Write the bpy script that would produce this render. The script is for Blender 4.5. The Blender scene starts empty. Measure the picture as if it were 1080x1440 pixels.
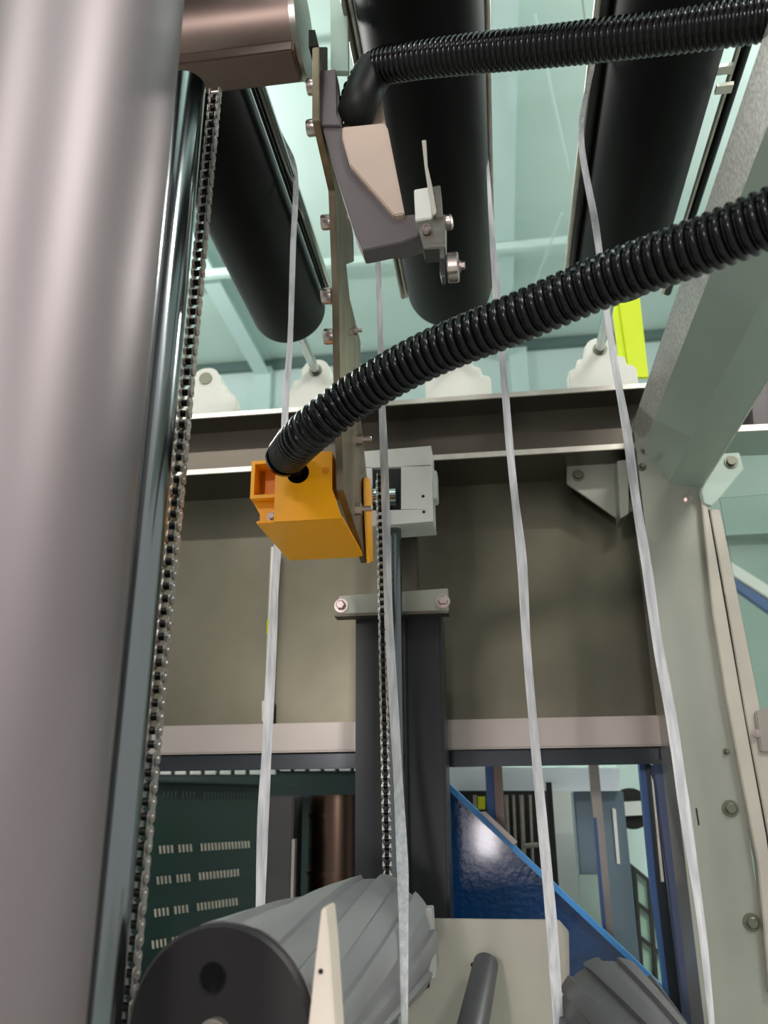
import bpy, bmesh, math, random
from mathutils import Vector, Matrix
random.seed(7)
V = Vector
S = bpy.context.scene
COL = S.collection

# ------------------------------------------------------------------ camera
FPX, CAMZ = 1175.0, 1.6
cam_d = bpy.data.cameras.new('camera')
cam_d.sensor_fit = 'VERTICAL'; cam_d.sensor_height = 36.0
cam_d.lens = FPX / 1440.0 * 36.0
cam_d.clip_start = 0.02; cam_d.clip_end = 200
cam_d.dof.use_dof = True; cam_d.dof.focus_distance = 1.45; cam_d.dof.aperture_fstop = 5.0
cam = bpy.data.objects.new('camera', cam_d)
RC = (Matrix.Rotation(math.radians(7.54), 3, 'Z') @ Matrix.Rotation(math.radians(90 + 19.5), 3, 'X')
      @ Matrix.Rotation(math.radians(-0.5), 3, 'Z'))
CP = V((0, 0, CAMZ))
cam.matrix_world = Matrix.Translation(CP) @ RC.to_4x4()
COL.objects.link(cam); S.camera = cam

# ------------------------------------------------------------------ world, light, exposure
S.view_settings.view_transform = 'Standard'; S.view_settings.look = 'None'
S.view_settings.gamma = 1.0; S.view_settings.use_curve_mapping = False
S.view_settings.exposure = 0.0
W = bpy.data.worlds.new('hall_daylight'); S.world = W; W.use_nodes = True
bg = W.node_tree.nodes['Background']
bg.inputs['Color'].default_value = (0.97, 0.94, 0.93, 1); bg.inputs['Strength'].default_value = 0.55

def area(name, loc, target, sx, sy, power, color=(1, .96, .92)):
    l = bpy.data.lights.new(name, 'AREA'); l.shape = 'RECTANGLE'; l.size = sx; l.size_y = sy
    l.energy = power; l.color = color
    o = bpy.data.objects.new(name, l); o.location = loc
    o.rotation_euler = (V(target) - V(loc)).to_track_quat('-Z', 'Y').to_euler()
    COL.objects.link(o); return o
LAMPS = [((2.6, -2.6, 5.6), 260), ((-2.6, -3.2, 5.6), 150), ((5.5, 5.0, 6.6), 300), ((-5.0, 6.0, 6.6), 300)]
for lp, pw in LAMPS:
    area('lamp_light', lp, (lp[0], lp[1], 0), 1.8, 0.25, pw)
    area('added_ceiling_fill', (lp[0], lp[1], lp[2] + .2), (lp[0], lp[1], 20), 1.8, 0.25, pw * 1.35, (1, 1, 1))  # upward fill added to brighten the ceiling

SPARK, SPARKT = (-0.15, -2.6, 1.37), (-0.069, 2.3, 1.54)
area('added_front_fill', (-0.9, -2.4, 2.3), (0, 2, 1.7), .3, .25, 42, (1, .93, .92))  # unseen frontal fill added behind the camera
area("added_highlight_light", SPARK, SPARKT, .16, .26, 7, (1, .93, .97))  # unseen light added to give the blue sheet its highlight

# ------------------------------------------------------------------ pixel of the frame -> point on a world plane
def ray(px, py):
    return (RC @ V(((px - 540) / FPX, -(py - 720) / FPX, -1)))
def P(px, py, Y):
    d = ray(px, py); return CP + d * (Y / d.y)
def PX(px, py, X):
    d = ray(px, py); return CP + d * (X / d.x)
def PZ(px, py, z):
    d = ray(px, py); return CP + d * ((z - CAMZ) / d.z)

# ------------------------------------------------------------------ materials
def lin(c):
    return tuple(((x / 255) / 12.92 if x / 255 <= .04045 else ((x / 255 + .055) / 1.055) ** 2.4) for x in c) + (1,)
def mat(name, rgb, metal=0.0, rough=0.5, var=0.0, vscale=8.0, bump=0.0, bscale=60.0, stretch=(1, 1, 1),
        spec=None, emit=None, alpha=None, trans=0.0, coat=0.0, rvar=0.0, rgb2=None, subs=0.0, aniso=None):
    m = bpy.data.materials.new(name); m.use_nodes = True
    nt = m.node_tree; b = nt.nodes['Principled BSDF']
    c = lin(rgb)
    b.inputs['Base Color'].default_value = c
    b.inputs['Metallic'].default_value = metal; b.inputs['Roughness'].default_value = rough
    if spec is not None: b.inputs['Specular IOR Level'].default_value = spec
    if coat: b.inputs['Coat Weight'].default_value = coat; b.inputs['Coat Roughness'].default_value = .08
    if trans: b.inputs['Transmission Weight'].default_value = trans
    if subs:
        b.inputs['Subsurface Weight'].default_value = subs; b.inputs['Subsurface Radius'].default_value = (.004, .004, .004)
    if emit:
        b.inputs['Emission Color'].default_value = c; b.inputs['Emission Strength'].default_value = emit
    tc = nt.nodes.new('ShaderNodeTexCoord'); mp = nt.nodes.new('ShaderNodeMapping')
    mp.inputs['Scale'].default_value = stretch
    nt.links.new(tc.outputs['Object'], mp.inputs['Vector'])
    if var or rgb2 or rvar:
        n = nt.nodes.new('ShaderNodeTexNoise'); n.inputs['Scale'].default_value = vscale
        n.inputs['Detail'].default_value = 5; nt.links.new(mp.outputs['Vector'], n.inputs['Vector'])
        r = nt.nodes.new('ShaderNodeValToRGB')
        r.color_ramp.elements[0].position = .35; r.color_ramp.elements[1].position = .68
        c2 = lin(rgb2) if rgb2 else tuple(min(1, x * (1 + var)) for x in c[:3]) + (1,)
        c1 = c if rgb2 else tuple(x * (1 - var) for x in c[:3]) + (1,)
        r.color_ramp.elements[0].color = c1; r.color_ramp.elements[1].color = c2
        nt.links.new(n.outputs['Fac'], r.inputs['Fac']); nt.links.new(r.outputs['Color'], b.inputs['Base Color'])
        if rvar:
            mr = nt.nodes.new('ShaderNodeMapRange'); mr.inputs['To Min'].default_value = max(0.03, rough - rvar)
            mr.inputs['To Max'].default_value = rough + rvar
            nt.links.new(n.outputs['Fac'], mr.inputs['Value']); nt.links.new(mr.outputs['Result'], b.inputs['Roughness'])
    if bump:
        n2 = nt.nodes.new('ShaderNodeTexNoise'); n2.inputs['Scale'].default_value = bscale; n2.inputs['Detail'].default_value = 4
        nt.links.new(mp.outputs['Vector'], n2.inputs['Vector'])
        bp = nt.nodes.new('ShaderNodeBump'); bp.inputs['Strength'].default_value = bump; bp.inputs['Distance'].default_value = .002
        nt.links.new(n2.outputs['Fac'], bp.inputs['Height']); nt.links.new(bp.outputs['Normal'], b.inputs['Normal'])
    return m
M = {}
M['post'] = mat('polished_post_steel', (140, 131, 133), .8, .5, var=.10, vscale=3, stretch=(1, 1, .25), rvar=.06)
M['chrome'] = mat('chrome', (190, 196, 196), 1, .09, var=.08, vscale=5, stretch=(1, 1, .2))
M['chrome2'] = mat('dull_chrome', (140, 148, 150), 1, .15, var=.08, vscale=5, stretch=(1, 1, .2))
M['rodsteel'] = mat('grey_teal_rod', (112, 122, 124), 1, .16)
M['steel'] = mat('brushed_steel', (150, 146, 138), 1, .32, var=.12, vscale=14, bump=.12, bscale=90, stretch=(1, 1, 8))
M['steel_brown'] = mat('warm_reflecting_steel', (122, 106, 99), .9, .42, var=.12, vscale=6, rvar=.06)
M['plate'] = mat('old_steel_plate', (150, 138, 116), .9, .4, rgb2=(112, 101, 84), vscale=22, bump=.25, bscale=50, stretch=(1, 1, .35))
M['panel'] = mat('stainless_panel', (104, 101, 86), .85, .36, rgb2=(82, 80, 68), vscale=2.3, bump=.03, bscale=10, rvar=.06)
M['beam'] = mat('stainless_beam', (96, 91, 82), .9, .36, var=.14, vscale=4, rvar=.07)
M['beam_pale'] = mat('pale_satin_beam', (150, 143, 136), .6, .38, var=.07, vscale=5, rvar=.06)
M['edge'] = mat('bright_edge_and_glint', (215, 210, 198), .6, .35, var=.1, vscale=20)  # bright edges; also colours in sky glints on rails and light in slots
M['postface'] = mat('satin_post', (156, 158, 147), .45, .36, rgb2=(138, 140, 128), vscale=2, rvar=.05)
M['side'] = mat('side_stile', (176, 170, 158), .3, .42, var=.08, vscale=6)
M['greenbeam'] = mat('painted_beam', (160, 176, 165), .2, .33, var=.06, vscale=3, rvar=.05)
M['speckle'] = mat('galvanised_edge', (168, 168, 162), .5, .4, rgb2=(205, 205, 200), vscale=160)
M['rubber'] = mat('black_roller_cover', (12, 12, 13), 0, .5, var=.25, vscale=10, spec=.13, stretch=(1, .1, 1))
M['black'] = mat('black_plastic', (7, 7, 8), 0, .2, spec=.32)
M['blackmatt'] = mat('matt_black', (16, 16, 16), 0, .5, spec=.35)
M['gap'] = mat('dark_rubber_gasket', (20, 20, 18), 0, .7)
M['guard'] = mat('grey_lacquer', (100, 92, 94), 0, .45, var=.05, vscale=12, bump=.08, bscale=220)
M['beige'] = mat('beige_cast', (196, 174, 160), 0, .45, var=.04, vscale=10)
M['yellow'] = mat('orange_yellow_plastic', (255, 170, 6), 0, .38, var=.03, vscale=20, bump=.04, bscale=200)
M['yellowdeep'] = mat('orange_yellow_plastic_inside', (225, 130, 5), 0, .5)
M['white'] = mat('white_strap_plastic', (206, 206, 208), 0, .33, rgb2=(168, 170, 174), vscale=20, bump=.5, bscale=60, stretch=(6, 6, .7), subs=.15)
M['whitepaint'] = mat('white_paint', (226, 226, 220), 0, .45, var=.03)
M['bearing'] = mat('white_bearing_housing', (226, 224, 214), 0, .5, var=.03, bump=.1)
M['head'] = mat('light_grey_cast', (206, 206, 201), .1, .42, var=.04, vscale=8)
M['column'] = mat('dark_anodised', (48, 50, 52), .4, .34, rgb2=(34, 36, 37), vscale=3, stretch=(1, 1, .4))
M['chain'] = mat('oiled_chain_steel', (204, 198, 192), .7, .34, rgb2=(120, 106, 100), vscale=9)
M['chainpale'] = mat('clean_chain_steel', (200, 196, 190), 1, .32)
M['chainroll'] = mat('dark_chain_roller', (40, 38, 38), 1, .35)
M['bolt'] = mat('zinc_bolt', (196, 180, 176), 1, .28)
M['boltdark'] = mat('dark_bolt', (110, 112, 98), .9, .4)
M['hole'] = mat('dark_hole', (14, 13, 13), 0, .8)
M['greyroll'] = mat('grey_spiral_rubber', (138, 138, 140), 0, .36, var=.06, vscale=9)
M['darkroll'] = mat('dark_grey_spiral_rubber', (78, 77, 80), 0, .42, var=.06, vscale=9)
M['disc'] = mat('dark_end_disc', (52, 48, 50), .3, .45)
M['wedge'] = mat('cream_wedge', (228, 214, 200), 0, .5, var=.04)
M['cream'] = mat('cream_plate', (170, 166, 153), .15, .42, rgb2=(158, 154, 142), vscale=3)
M['blue'] = mat('glossy_blue_paint', (3, 52, 98), 0, .2, coat=.5, bump=1.0, bscale=60)
M['bluelit'] = mat('lit_blue_edge', (62, 140, 208), 0, .4)  # paler copy of the blue, puts the light on the beam edge into colour
M['dkgreen'] = mat('dark_green_panel', (26, 52, 44), 0, .45, rgb2=(26, 46, 48), vscale=3)
M['brown'] = mat('bronze_drum', (98, 80, 68), 1, .3, rgb2=(66, 56, 48), vscale=6, stretch=(1, 1, .1))
M['dkgrey'] = mat('dark_grey_paint', (52, 53, 52), .2, .4)
M['frameblue'] = mat('blue_grey_frame', (112, 122, 156), .2, .3)
M['framedark'] = mat('dark_glossy_frame', (34, 42, 48), .4, .25)
M['mint'] = mat('mint_roof_sheet', (210, 230, 223), 0, .7, rgb2=(196, 219, 209), vscale=.35)
M['mintwall'] = mat('pale_mint_wall', (214, 232, 228), 0, .7, rgb2=(200, 224, 218), vscale=.3)
M['mintbeam'] = mat('pale_blue_green_steel', (205, 228, 224), 0, .5)
M['pipe'] = mat('grey_green_pipe', (98, 120, 116), .2, .5)
M['neon'] = mat('fluorescent_yellow', (236, 250, 10), 0, .5)
M['neon2'] = mat('darker_yellow', (205, 208, 30), 0, .5)
M['floor'] = mat('grey_green_floor', (150, 152, 146), 0, .35, rgb2=(136, 140, 134), vscale=.7)
M['lamp'] = mat('lamp_diffuser', (255, 250, 240), 0, .5, emit=9)
M['palebluewall'] = mat('white_blue_fascia', (226, 232, 240), 0, .5)
M['tealpanel'] = mat('blue_grey_panel', (98, 116, 128), .1, .4)
M['greenpane'] = mat('green_tinted_pane', (176, 214, 190), 0, .2)
M['sidewall'] = mat('teal_green_wall', (158, 178, 170), 0, .6, rgb2=(146, 168, 158), vscale=.8)
M['skyblue'] = mat('blue_stripe_paint', (52, 92, 148), 0, .4)
def glassmat():
    m = bpy.data.materials.new('green_tinted_glass'); m.use_nodes = True
    nt = m.node_tree; b = nt.nodes['Principled BSDF']
    b.inputs['Base Color'].default_value = lin((232, 242, 237)); b.inputs['Roughness'].default_value = .02
    b.inputs['Transmission Weight'].default_value = 1; b.inputs['IOR'].default_value = 1.45
    return m
M['glass'] = glassmat()

# ------------------------------------------------------------------ mesh builder
class B:
    def __init__(s): s.bm = bmesh.new()
    def face(s, vs):
        try: return s.bm.faces.new(vs)
        except ValueError: return None
    def prism(s, pts, vec):
        vec = V(vec); a = [s.bm.verts.new(p) for p in pts]; b = [s.bm.verts.new(V(p) + vec) for p in pts]
        n = len(pts); s.face(a); s.face(b[::-1])
        for i in range(n): s.face([a[i], b[i], b[(i + 1) % n], a[(i + 1) % n]])
        return s
    def box(s, a, b):
        x0, x1 = sorted((a[0], b[0])); y0, y1 = sorted((a[1], b[1])); z0, z1 = sorted((a[2], b[2]))
        return s.prism([(x0, y0, z0), (x1, y0, z0), (x1, y0, z1), (x0, y0, z1)], (0, y1 - y0, 0))
    def frame(s, d, up=None):
        d = V(d).normalized(); up = V(up) if up else (V((0, 0, 1)) if abs(d.z) < .9 else V((1, 0, 0)))
        x = d.cross(up).normalized(); y = x.cross(d).normalized(); return x, y
    def lathe(s, p0, d, prof, seg=24, up=None):
        """prof: (distance along d, radius) pairs"""
        p0 = V(p0); d = V(d).normalized(); x, y = s.frame(d, up); rings = []
        for t, r in prof:
            if r < 1e-6: rings.append([s.bm.verts.new(p0 + d * t)])
            else: rings.append([s.bm.verts.new(p0 + d * t + (x * math.cos(a) + y * math.sin(a)) * r)
                                for a in [2 * math.pi * i / seg for i in range(seg)]])
        for A, C in zip(rings, rings[1:]):
            for i in range(seg):
                j = (i + 1) % seg
                if len(A) == 1 and len(C) == 1: break
                if len(A) == 1: s.face([A[0], C[i], C[j]])
                elif len(C) == 1: s.face([A[i], C[0], A[j]])
                else: s.face([A[i], C[i], C[j], A[j]])
        if len(rings[0]) > 1: s.face(rings[0])
        if len(rings[-1]) > 1: s.face(rings[-1][::-1])
        return s
    def cyl(s, p0, p1, r, r1=None, seg=24):
        d = V(p1) - V(p0); return s.lathe(p0, d, [(0, r), (d.length, r if r1 is None else r1)], seg)
    def tube(s, path, rad, seg=20):
        path = [V(p) for p in path]; n = len(path); rings = []
        t0 = (path[1] - path[0]).normalized(); x, y = s.frame(t0)
        for i in range(n):
            t = (path[min(i + 1, n - 1)] - path[max(i - 1, 0)]).normalized()
            x = (x - t * x.dot(t)).normalized(); y = t.cross(x)
            r = rad[i] if hasattr(rad, '__len__') else rad
            rings.append([s.bm.verts.new(path[i] + (x * math.cos(a) + y * math.sin(a)) * r) for a in [2 * math.pi * k / seg for k in range(seg)]])
        for A, C in zip(rings, rings[1:]):
            for k in range(seg): s.face([A[k], C[k], C[(k + 1) % seg], A[(k + 1) % seg]])
        s.face(rings[0]); s.face(rings[-1][::-1]); return s
    def bevel(s, w, seg=2, ang=30):
        bmesh.ops.recalc_face_normals(s.bm, faces=s.bm.faces)
        es = [e for e in s.bm.edges if len(e.link_faces) == 2 and e.calc_face_angle(0) > math.radians(ang)]
        bmesh.ops.bevel(s.bm, geom=es, offset=w, segments=seg, affect='EDGES', clamp_overlap=True)
        return s

ORG = {}
def obj(name, b, m, parent=None, bevel=0, keep=False, at=None):
    bm = b.bm
    if bevel: b.bevel(bevel)
    if not keep: bmesh.ops.recalc_face_normals(bm, faces=bm.faces)
    for f in bm.faces: f.smooth = True
    for e in bm.edges:
        if len(e.link_faces) == 2 and e.calc_face_angle(0) > math.radians(38): e.smooth = False
    org = ORG[parent.name] if parent is not None else None
    if org is None:
        if at is None:
            xs = [v.co for v in bm.verts]
            at = V((sum(c.x for c in xs) / len(xs), sum(c.y for c in xs) / len(xs), min(c.z for c in xs)))
        org = V(at)
    bmesh.ops.translate(bm, verts=bm.verts, vec=-org)
    me = bpy.data.meshes.new(name); bm.to_mesh(me); bm.free(); me.materials.append(m if not isinstance(m, str) else M[m])
    o = bpy.data.objects.new(name, me); COL.objects.link(o)
    if parent is not None: o.parent = parent
    else: o.location = org
    ORG[o.name] = org
    return o
def tag(o, label, cat, group=None):
    o['label'] = label; o['category'] = cat
    if group: o['group'] = group
    return o
def thing(name, label, cat, loc, group=None):
    o = bpy.data.objects.new(name, None); o.empty_display_size = .05; COL.objects.link(o); o.location = V(loc); ORG[o.name] = V(loc)
    return tag(o, label, cat, group)
def struct(o): o['kind'] = 'structure'; return o
def slab(pts, Y, t, b=None):
    """closed outline given in frame pixels on the upright plane y=Y, thickened away by t"""
    b = b or B(); return b.prism([P(x, y, Y) for x, y in pts], (0, t, 0))
def rect(x0, y0, x1, y1): return [(x0, y0), (x1, y0), (x1, y1), (x0, y1)]
def smooth_path(pts, n):
    pts = [V(p) for p in pts]; pts = [pts[0] * 2 - pts[1]] + pts + [pts[-1] * 2 - pts[-2]]
    out = []
    for i in range(1, len(pts) - 2):
        a, b, c, d = pts[i - 1:i + 3]
        for k in range(n):
            t = k / n
            out.append(.5 * ((2 * b) + (c - a) * t + (2 * a - 5 * b + 4 * c - d) * t * t + (3 * b - a - 3 * c + d) * t ** 3))
    out.append(pts[-2]); return out
def resample(path, step):
    out = [path[0].copy()]; acc = 0
    for a, b in zip(path, path[1:]):
        L = (b - a).length; pos = 0
        while acc + (L - pos) >= step:
            pos += step - acc; acc = 0; out.append(a.lerp(b, pos / L))
        acc += L - pos
    return out
def hexbolt(b, p, d, r, h):
    """washer, hexagon head and rounded tip"""
    d = V(d).normalized(); p = V(p)
    b.lathe(p, d, [(0, r * 1.45), (h * .18, r * 1.45)], 20)
    b.lathe(p + d * h * .18, d, [(0, r), (h * .7, r), (h * .82, r * .8)], 6)
def capbolt(b, p, d, r, h):
    """socket head cap screw with its hexagon recess"""
    d = V(d).normalized(); p = V(p)
    b.lathe(p, d, [(0, r * .98), (h * .12, r), (h * .85, r), (h, r * .86), (h, r * .5), (h * .55, r * .5), (h * .5, 0)], 20)

# ================================================================== SETTING: the hall
YW = 12.0
ZC = P(350, 512, YW).z
struct(obj('floor', B().box((-11, -6, -.1), (11, YW + .3, 0)), 'floor'))
struct(obj('ceiling', B().box((-11, -6, ZC), (11, YW + .3, ZC + .1)), 'mint'))
struct(obj('wall_back', B().box((-11, YW, 0), (11, YW + .3, ZC)), 'mintwall'))
for px in (330, 708, 1010, 60):
    X = PZ(px, 430, ZC).x
    b = B().box((X - .12, -6, ZC - .30), (X + .12, YW, ZC - .27)).box((X - .015, -6, ZC - .27), (X + .015, YW, ZC)).box((X - .12, -6, ZC - .02), (X + .12, YW, ZC - .001))
    struct(obj('trim_1', b, 'mintbeam'))
for y in (-3, 0, 3, 6.0, 9.0):
    struct(obj('trim_2', B().box((-11, y - .04, ZC - .42), (11, y + .04, ZC - .31)), 'mint'))
struct(obj('trim_3', B().box((-11, YW - .12, ZC - .16), (11, YW, ZC - .02)), 'pipe'))
for a_, b_ in (((752, 20), (800, 240)), ((790, 300), (745, 420))):
    pa, pb = PZ(a_[0], a_[1], ZC - .45), PZ(b_[0], b_[1], ZC - .45)
    struct(obj('trim_7', B().cyl(pa, pb, .012, seg=8), 'mintbeam'))
for px in (370, 735, 985):
    X = P(px, 600, YW).x
    struct(obj('trim_4', B().box((X - .14, YW - .16, 0), (X + .14, YW - .001, ZC - .16)), 'mintbeam'))
z = P(500, 575, YW).z
struct(obj('trim_5', B().box((-9, YW - .10, z - 1.0), (6.5, YW - .002, z)), 'palebluewall'))
for i, (lp, pw) in enumerate(LAMPS):
    t = thing('hall_lamp', ['long hall lamp above the machine on the right', 'long hall lamp above the machine on the left',
                            'long hall lamp far off on the right', 'long hall lamp far off on the left'][i], 'lamp', lp)
    obj('lamp_housing', B().box((lp[0] - .95, lp[1] - .16, lp[2] + .03), (lp[0] + .95, lp[1] + .16, lp[2] + .12)), 'whitepaint', t, .01)
    for s in (-.7, .7): obj('hanger', B().cyl((lp[0] + s, lp[1], lp[2] + .12), (lp[0] + s, lp[1], ZC), .006, seg=8), 'steel', t)

# ================================================================== MACHINE FRAME (plane y = 2)
YF = 2.0
# channel shaped top cross beam
def xbeam(name, pts_top_l, pts_top_r, dz, depth_t, m, label):
    pass
zt = lambda px, py, Y=YF: P(px, py, Y).z
XL, XR = -1.25, P(895, 600, YF).x
zA = (zt(270, 588) + zt(905, 535)) / 2; zB = (zt(270, 670) + zt(890, 625)) / 2
t = thing('top_cross_beam', 'wide grey steel channel beam across the frame under the white bearings', 'beam', (XL, YF, zB))
obj('web', B().box((XL, YF + .10, zB), (XR + .05, YF + .112, zA)), 'beam', t)
obj('top_flange', B().box((XL, YF + .006, zA - .010), (XR + .05, YF + .56, zA + .001)), 'beam', t)
obj('bottom_flange', B().box((XL, YF + .006, zB - .001), (XR + .05, YF + .21, zB + .010)), 'beam', t)
obj('flange_edge', B().box((XL, YF, zA - .011), (XR + .05, YF + .006, zA + .002)), 'edge', t)
obj('flange_edge', B().box((XL, YF, zB - .002), (XR + .05, YF + .006, zB + .012)), 'edge', t)
# back panel
YP = YF + .2
zP0 = zt(600, 1000, YP)
tag(obj('back_panel', B().box((XL, YP, zP0 - .05), (XR + .06, YP + .01, zB + .05)), 'panel'),
    'large olive grey stainless sheet closing the frame below the top beam', 'panel')
# pale lower beam
z0, z1 = (zt(230, 1066, YF + .1) + zt(925, 1044, YF + .1)) / 2, (zt(230, 1026, YF + .1) + zt(925, 1000, YF + .1)) / 2
tag(obj('lower_cross_beam', B().box((XL, YF + .1, z0), (XR + .02, YF + .2, z1)), 'beam_pale', bevel=.004),
    'pale satin steel beam running across the frame below the grey sheet', 'beam')
zw0 = P(700, 1077, YF + .14).z
tag(obj('dark_rail', B().box((XL, YF + .13, zw0), (XR + .02, YF + .17, z0 - .001)).box((XL, YF + .12, zw0 - .002), (XR + .02, YF + .13, zw0 + .008)), 'framedark', bevel=.002),
    'dark glossy rail directly under the pale steel beam', 'rail')

# gusset plate left of post
t = thing('gusset_bracket', 'light grey triangular corner bracket under the top beam beside the right post', 'bracket', P(880, 725, YF + .1))
g = [(797, 655), (872, 648), (880, 725), (868, 729), (797, 680)]
obj('corner_plate', slab(g, YF + .10, .008), 'postface', t, .001)
obj('folded_edge', slab([(868, 648), (884, 646), (884, 722), (872, 729)], YF + .03, .075), 'postface', t, .001)
b = B(); c = P(813, 669, YF + .10); b.lathe(c, (0, -1, 0), [(0, .016), (.003, .016), (.003, .011), (.009, .010)], 16)
obj('bolt', b, 'boltdark', t)

# right post
t = thing('right_post', 'tall broad grey green steel post with round bolts at right', 'post', P(985, 1440, YF - .02))
Yq = YF - .02
face = [(889, 600), (960, 600), (985, 690), (1003, 830), (1022, 980), (1047, 1100), (1066, 1213), (1110, 1560), (1006, 1560), (978, 1330), (960, 1200), (932, 990), (905, 740)]
def postX(px, py): return P(px, py, Yq).x
xl = (postX(906, 740) + postX(936, 1000) + postX(982, 1330)) / 3; xr = (postX(993, 760) + postX(1022, 980) + postX(1062, 1213)) / 3
zbot, ztop = 0.02, zt(930, 600, Yq)
obj('post_face', B().box((xl, Yq, zbot), (xr, Yq + .006, ztop)), 'postface', t)
obj('left_flange', B().box((xl, Yq + .006, zbot), (xl + .006, Yq + .14, ztop)), 'beam_pale', t)
obj('right_flange', B().box((xr - .006, Yq + .006, zbot), (xr, Yq + .14, ztop)), 'postface', t)
for i, (x, y, r) in enumerate([(960, 628, .013), (945, 655, .013), (907, 634, .010), (903, 657, .010), (967, 701, .011), (1057, 1297, .017), (1027, 1137, .017), (1021, 1057, .007)]):
    b = B(); hexbolt(b, P(x, y, Yq), (0, -1, 0), r * .72, .014)
    obj('bolt', b, 'bolt' if i in (0, 1, 4) else 'boltdark', t)
obj('slot_hole', slab([(978, 1137), (980, 1136), (984, 1160), (982, 1161)], Yq - .001, .002), 'hole', t)
obj('slot_hole', slab([(983, 1298), (985, 1297), (988, 1318), (986, 1319)], Yq - .001, .002), 'hole', t)
b = B(); b.cyl(P(945, 1059, Yq - .001), P(945, 1059, Yq + .001), .004, seg=12); obj('screw_hole', b, 'hole', t)

# longitudinal beam over the post: folded profile pushed along y
t = thing('side_beam', 'green grey folded steel beam running overhead from the right post', 'beam', P(930, 640, YF))
A, Bq, C, D = P(888, 602, YF), P(901, 638, YF), P(948, 664, YF), P(985, 691, YF)
C = V((C.x * .955, C.y, CAMZ + (C.z - CAMZ) * .955))
L = (0, -1.9, 0)
E = V((D.x + .002, D.y, D.z + .16)); 
obj('edge_strip', B().prism([A, Bq, Bq + V((.006, 0, .004)), A + V((.006, 0, 0))], L), 'speckle', t)
obj('web', B().prism([Bq, C, C + V((.004, 0, .006)), Bq + V((.004, 0, .006))], L), 'greenbeam', t)
obj('bottom_flange', B().prism([C, D, D + V((0, 0, .006)), C + V((.004, 0, .006))], L), 'greenbeam', t)
obj('outer_lip', B().prism([D, E, E + V((-.004, 0, 0)), D + V((-.004, 0, 0))], L), 'edge', t)

# ---- right of the post: side frame with glass door
t = thing('side_door', 'grey framed glazed side door hanging beside the right post', 'door', P(1040, 1000, YF))
yd = YF - .03
stile = [(995, 725), (1006, 735), (1022, 800), (1046, 900), (1066, 1000), (1090, 1120), (1110, 1230), (1078, 1172), (1047, 1000), (1021, 860)]
obj('stile', slab([(998, 716), (1012, 716), (1030, 800), (1058, 940), (1100, 1160), (1150, 1400), (1112, 1400), (1080, 1172), (1048, 1004), (1024, 860)], yd, .03), 'side', t, .002)
obj('gasket', slab([(988, 720), (997, 716), (1024, 860), (1048, 1000), (1041, 1002), (1020, 860)], yd + .008, .02), 'gap', t)
obj('gasket', slab([(1045, 1003), (1049, 1003), (1080, 1172), (1112, 1400), (1108, 1400), (1077, 1172)], yd + .008, .02), 'gap', t)
obj('pane', slab([(1012, 700), (1140, 690), (1180, 1080), (1085, 1085), (1058, 940), (1030, 800)], yd + .016, .005), 'glass', t)
h = obj('handle_plate', slab([(1062, 1000), (1100, 990), (1110, 1058), (1070, 1058)], yd - .012, .011), 'beam_pale', t, .003)
b = B(); hexbolt(b, P(1064, 1031, yd - .012), (0, -1, 0), .006, .01); obj('screw', b, 'bolt', h)
obj('kick_plate', slab([(1070, 1060), (1160, 1055), (1200, 1400), (1112, 1400), (1080, 1172)], yd + .012, .01), 'side', t)
tag(obj('side_stile', slab([(986, 700), (993, 700), (1021, 860), (1046, 1003), (1077, 1172), (1110, 1400), (1083, 1400), (1066, 1215), (1040, 1080), (1022, 985), (1002, 860)], YF - .045, .03), 'side', bevel=.002),
    'narrow pale grey upright strip between the right post and the door gasket', 'strip')
t = thing('door_hinge_bracket', 'pale green triangular bracket at the top of the side door', 'bracket', P(1010, 700, YF))
obj('corner_plate', slab([(985, 690), (1008, 638), (1040, 636), (1046, 660), (1008, 705), (1000, 712), (990, 708)], YF - .05, .01), 'greenbeam', t, .002)
b = B(); b.lathe(P(1028, 650, YF - .05), (0, -1, 0), [(0, .016), (.003, .016), (.003, .011), (.010, .010)], 16); obj('bolt', b, 'boltdark', t)
t = thing('outer_cross_beam', 'short stretch of channel beam beyond the right post', 'beam', P(1040, 600, YF))
obj('web', slab([(1000, 480), (1160, 470), (1160, 596), (1000, 600)], YF + .08, .01), 'guard', t)
obj('bottom_flange', slab([(1000, 600), (1160, 592), (1160, 600), (1000, 606)], YF, .17), 'greenbeam', t)
obj('flange_edge', slab([(1000, 600), (1160, 592), (1160, 601), (1000, 608)], YF - .006, .006), 'edge', t)
obj('stiffener', slab([(1052, 490), (1075, 490), (1078, 596), (1060, 596)], YF + .02, .06), 'guard', t)
tag(obj('side_wall_panel', B().box((P(1100, 720, 4.2).x - .9, 4.2, P(1050, 1440, 4.2).z), (3.6, 4.26, P(1050, 612, 4.2).z)).box((1.0, 4.12, P(1050, 752, 4.2).z), (3.6, 4.2, P(1050, 758, 4.2).z)), 'sidewall'),
    'teal green partition seen through the side door', 'partition')
b = slab([(1025, 788), (1180, 885), (1180, 905), (1025, 806)], 3.4, .05)
t = thing('conveyor_rail', 'white sloping rail with blue stripe seen through the side door', 'rail', P(1030, 800, 3.4))
obj('rail_bar', b, 'whitepaint', t, .004)
obj('blue_stripe', slab([(1028, 810), (1180, 910), (1180, 930), (1028, 822)], 3.41, .04), 'skyblue', t)

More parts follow.
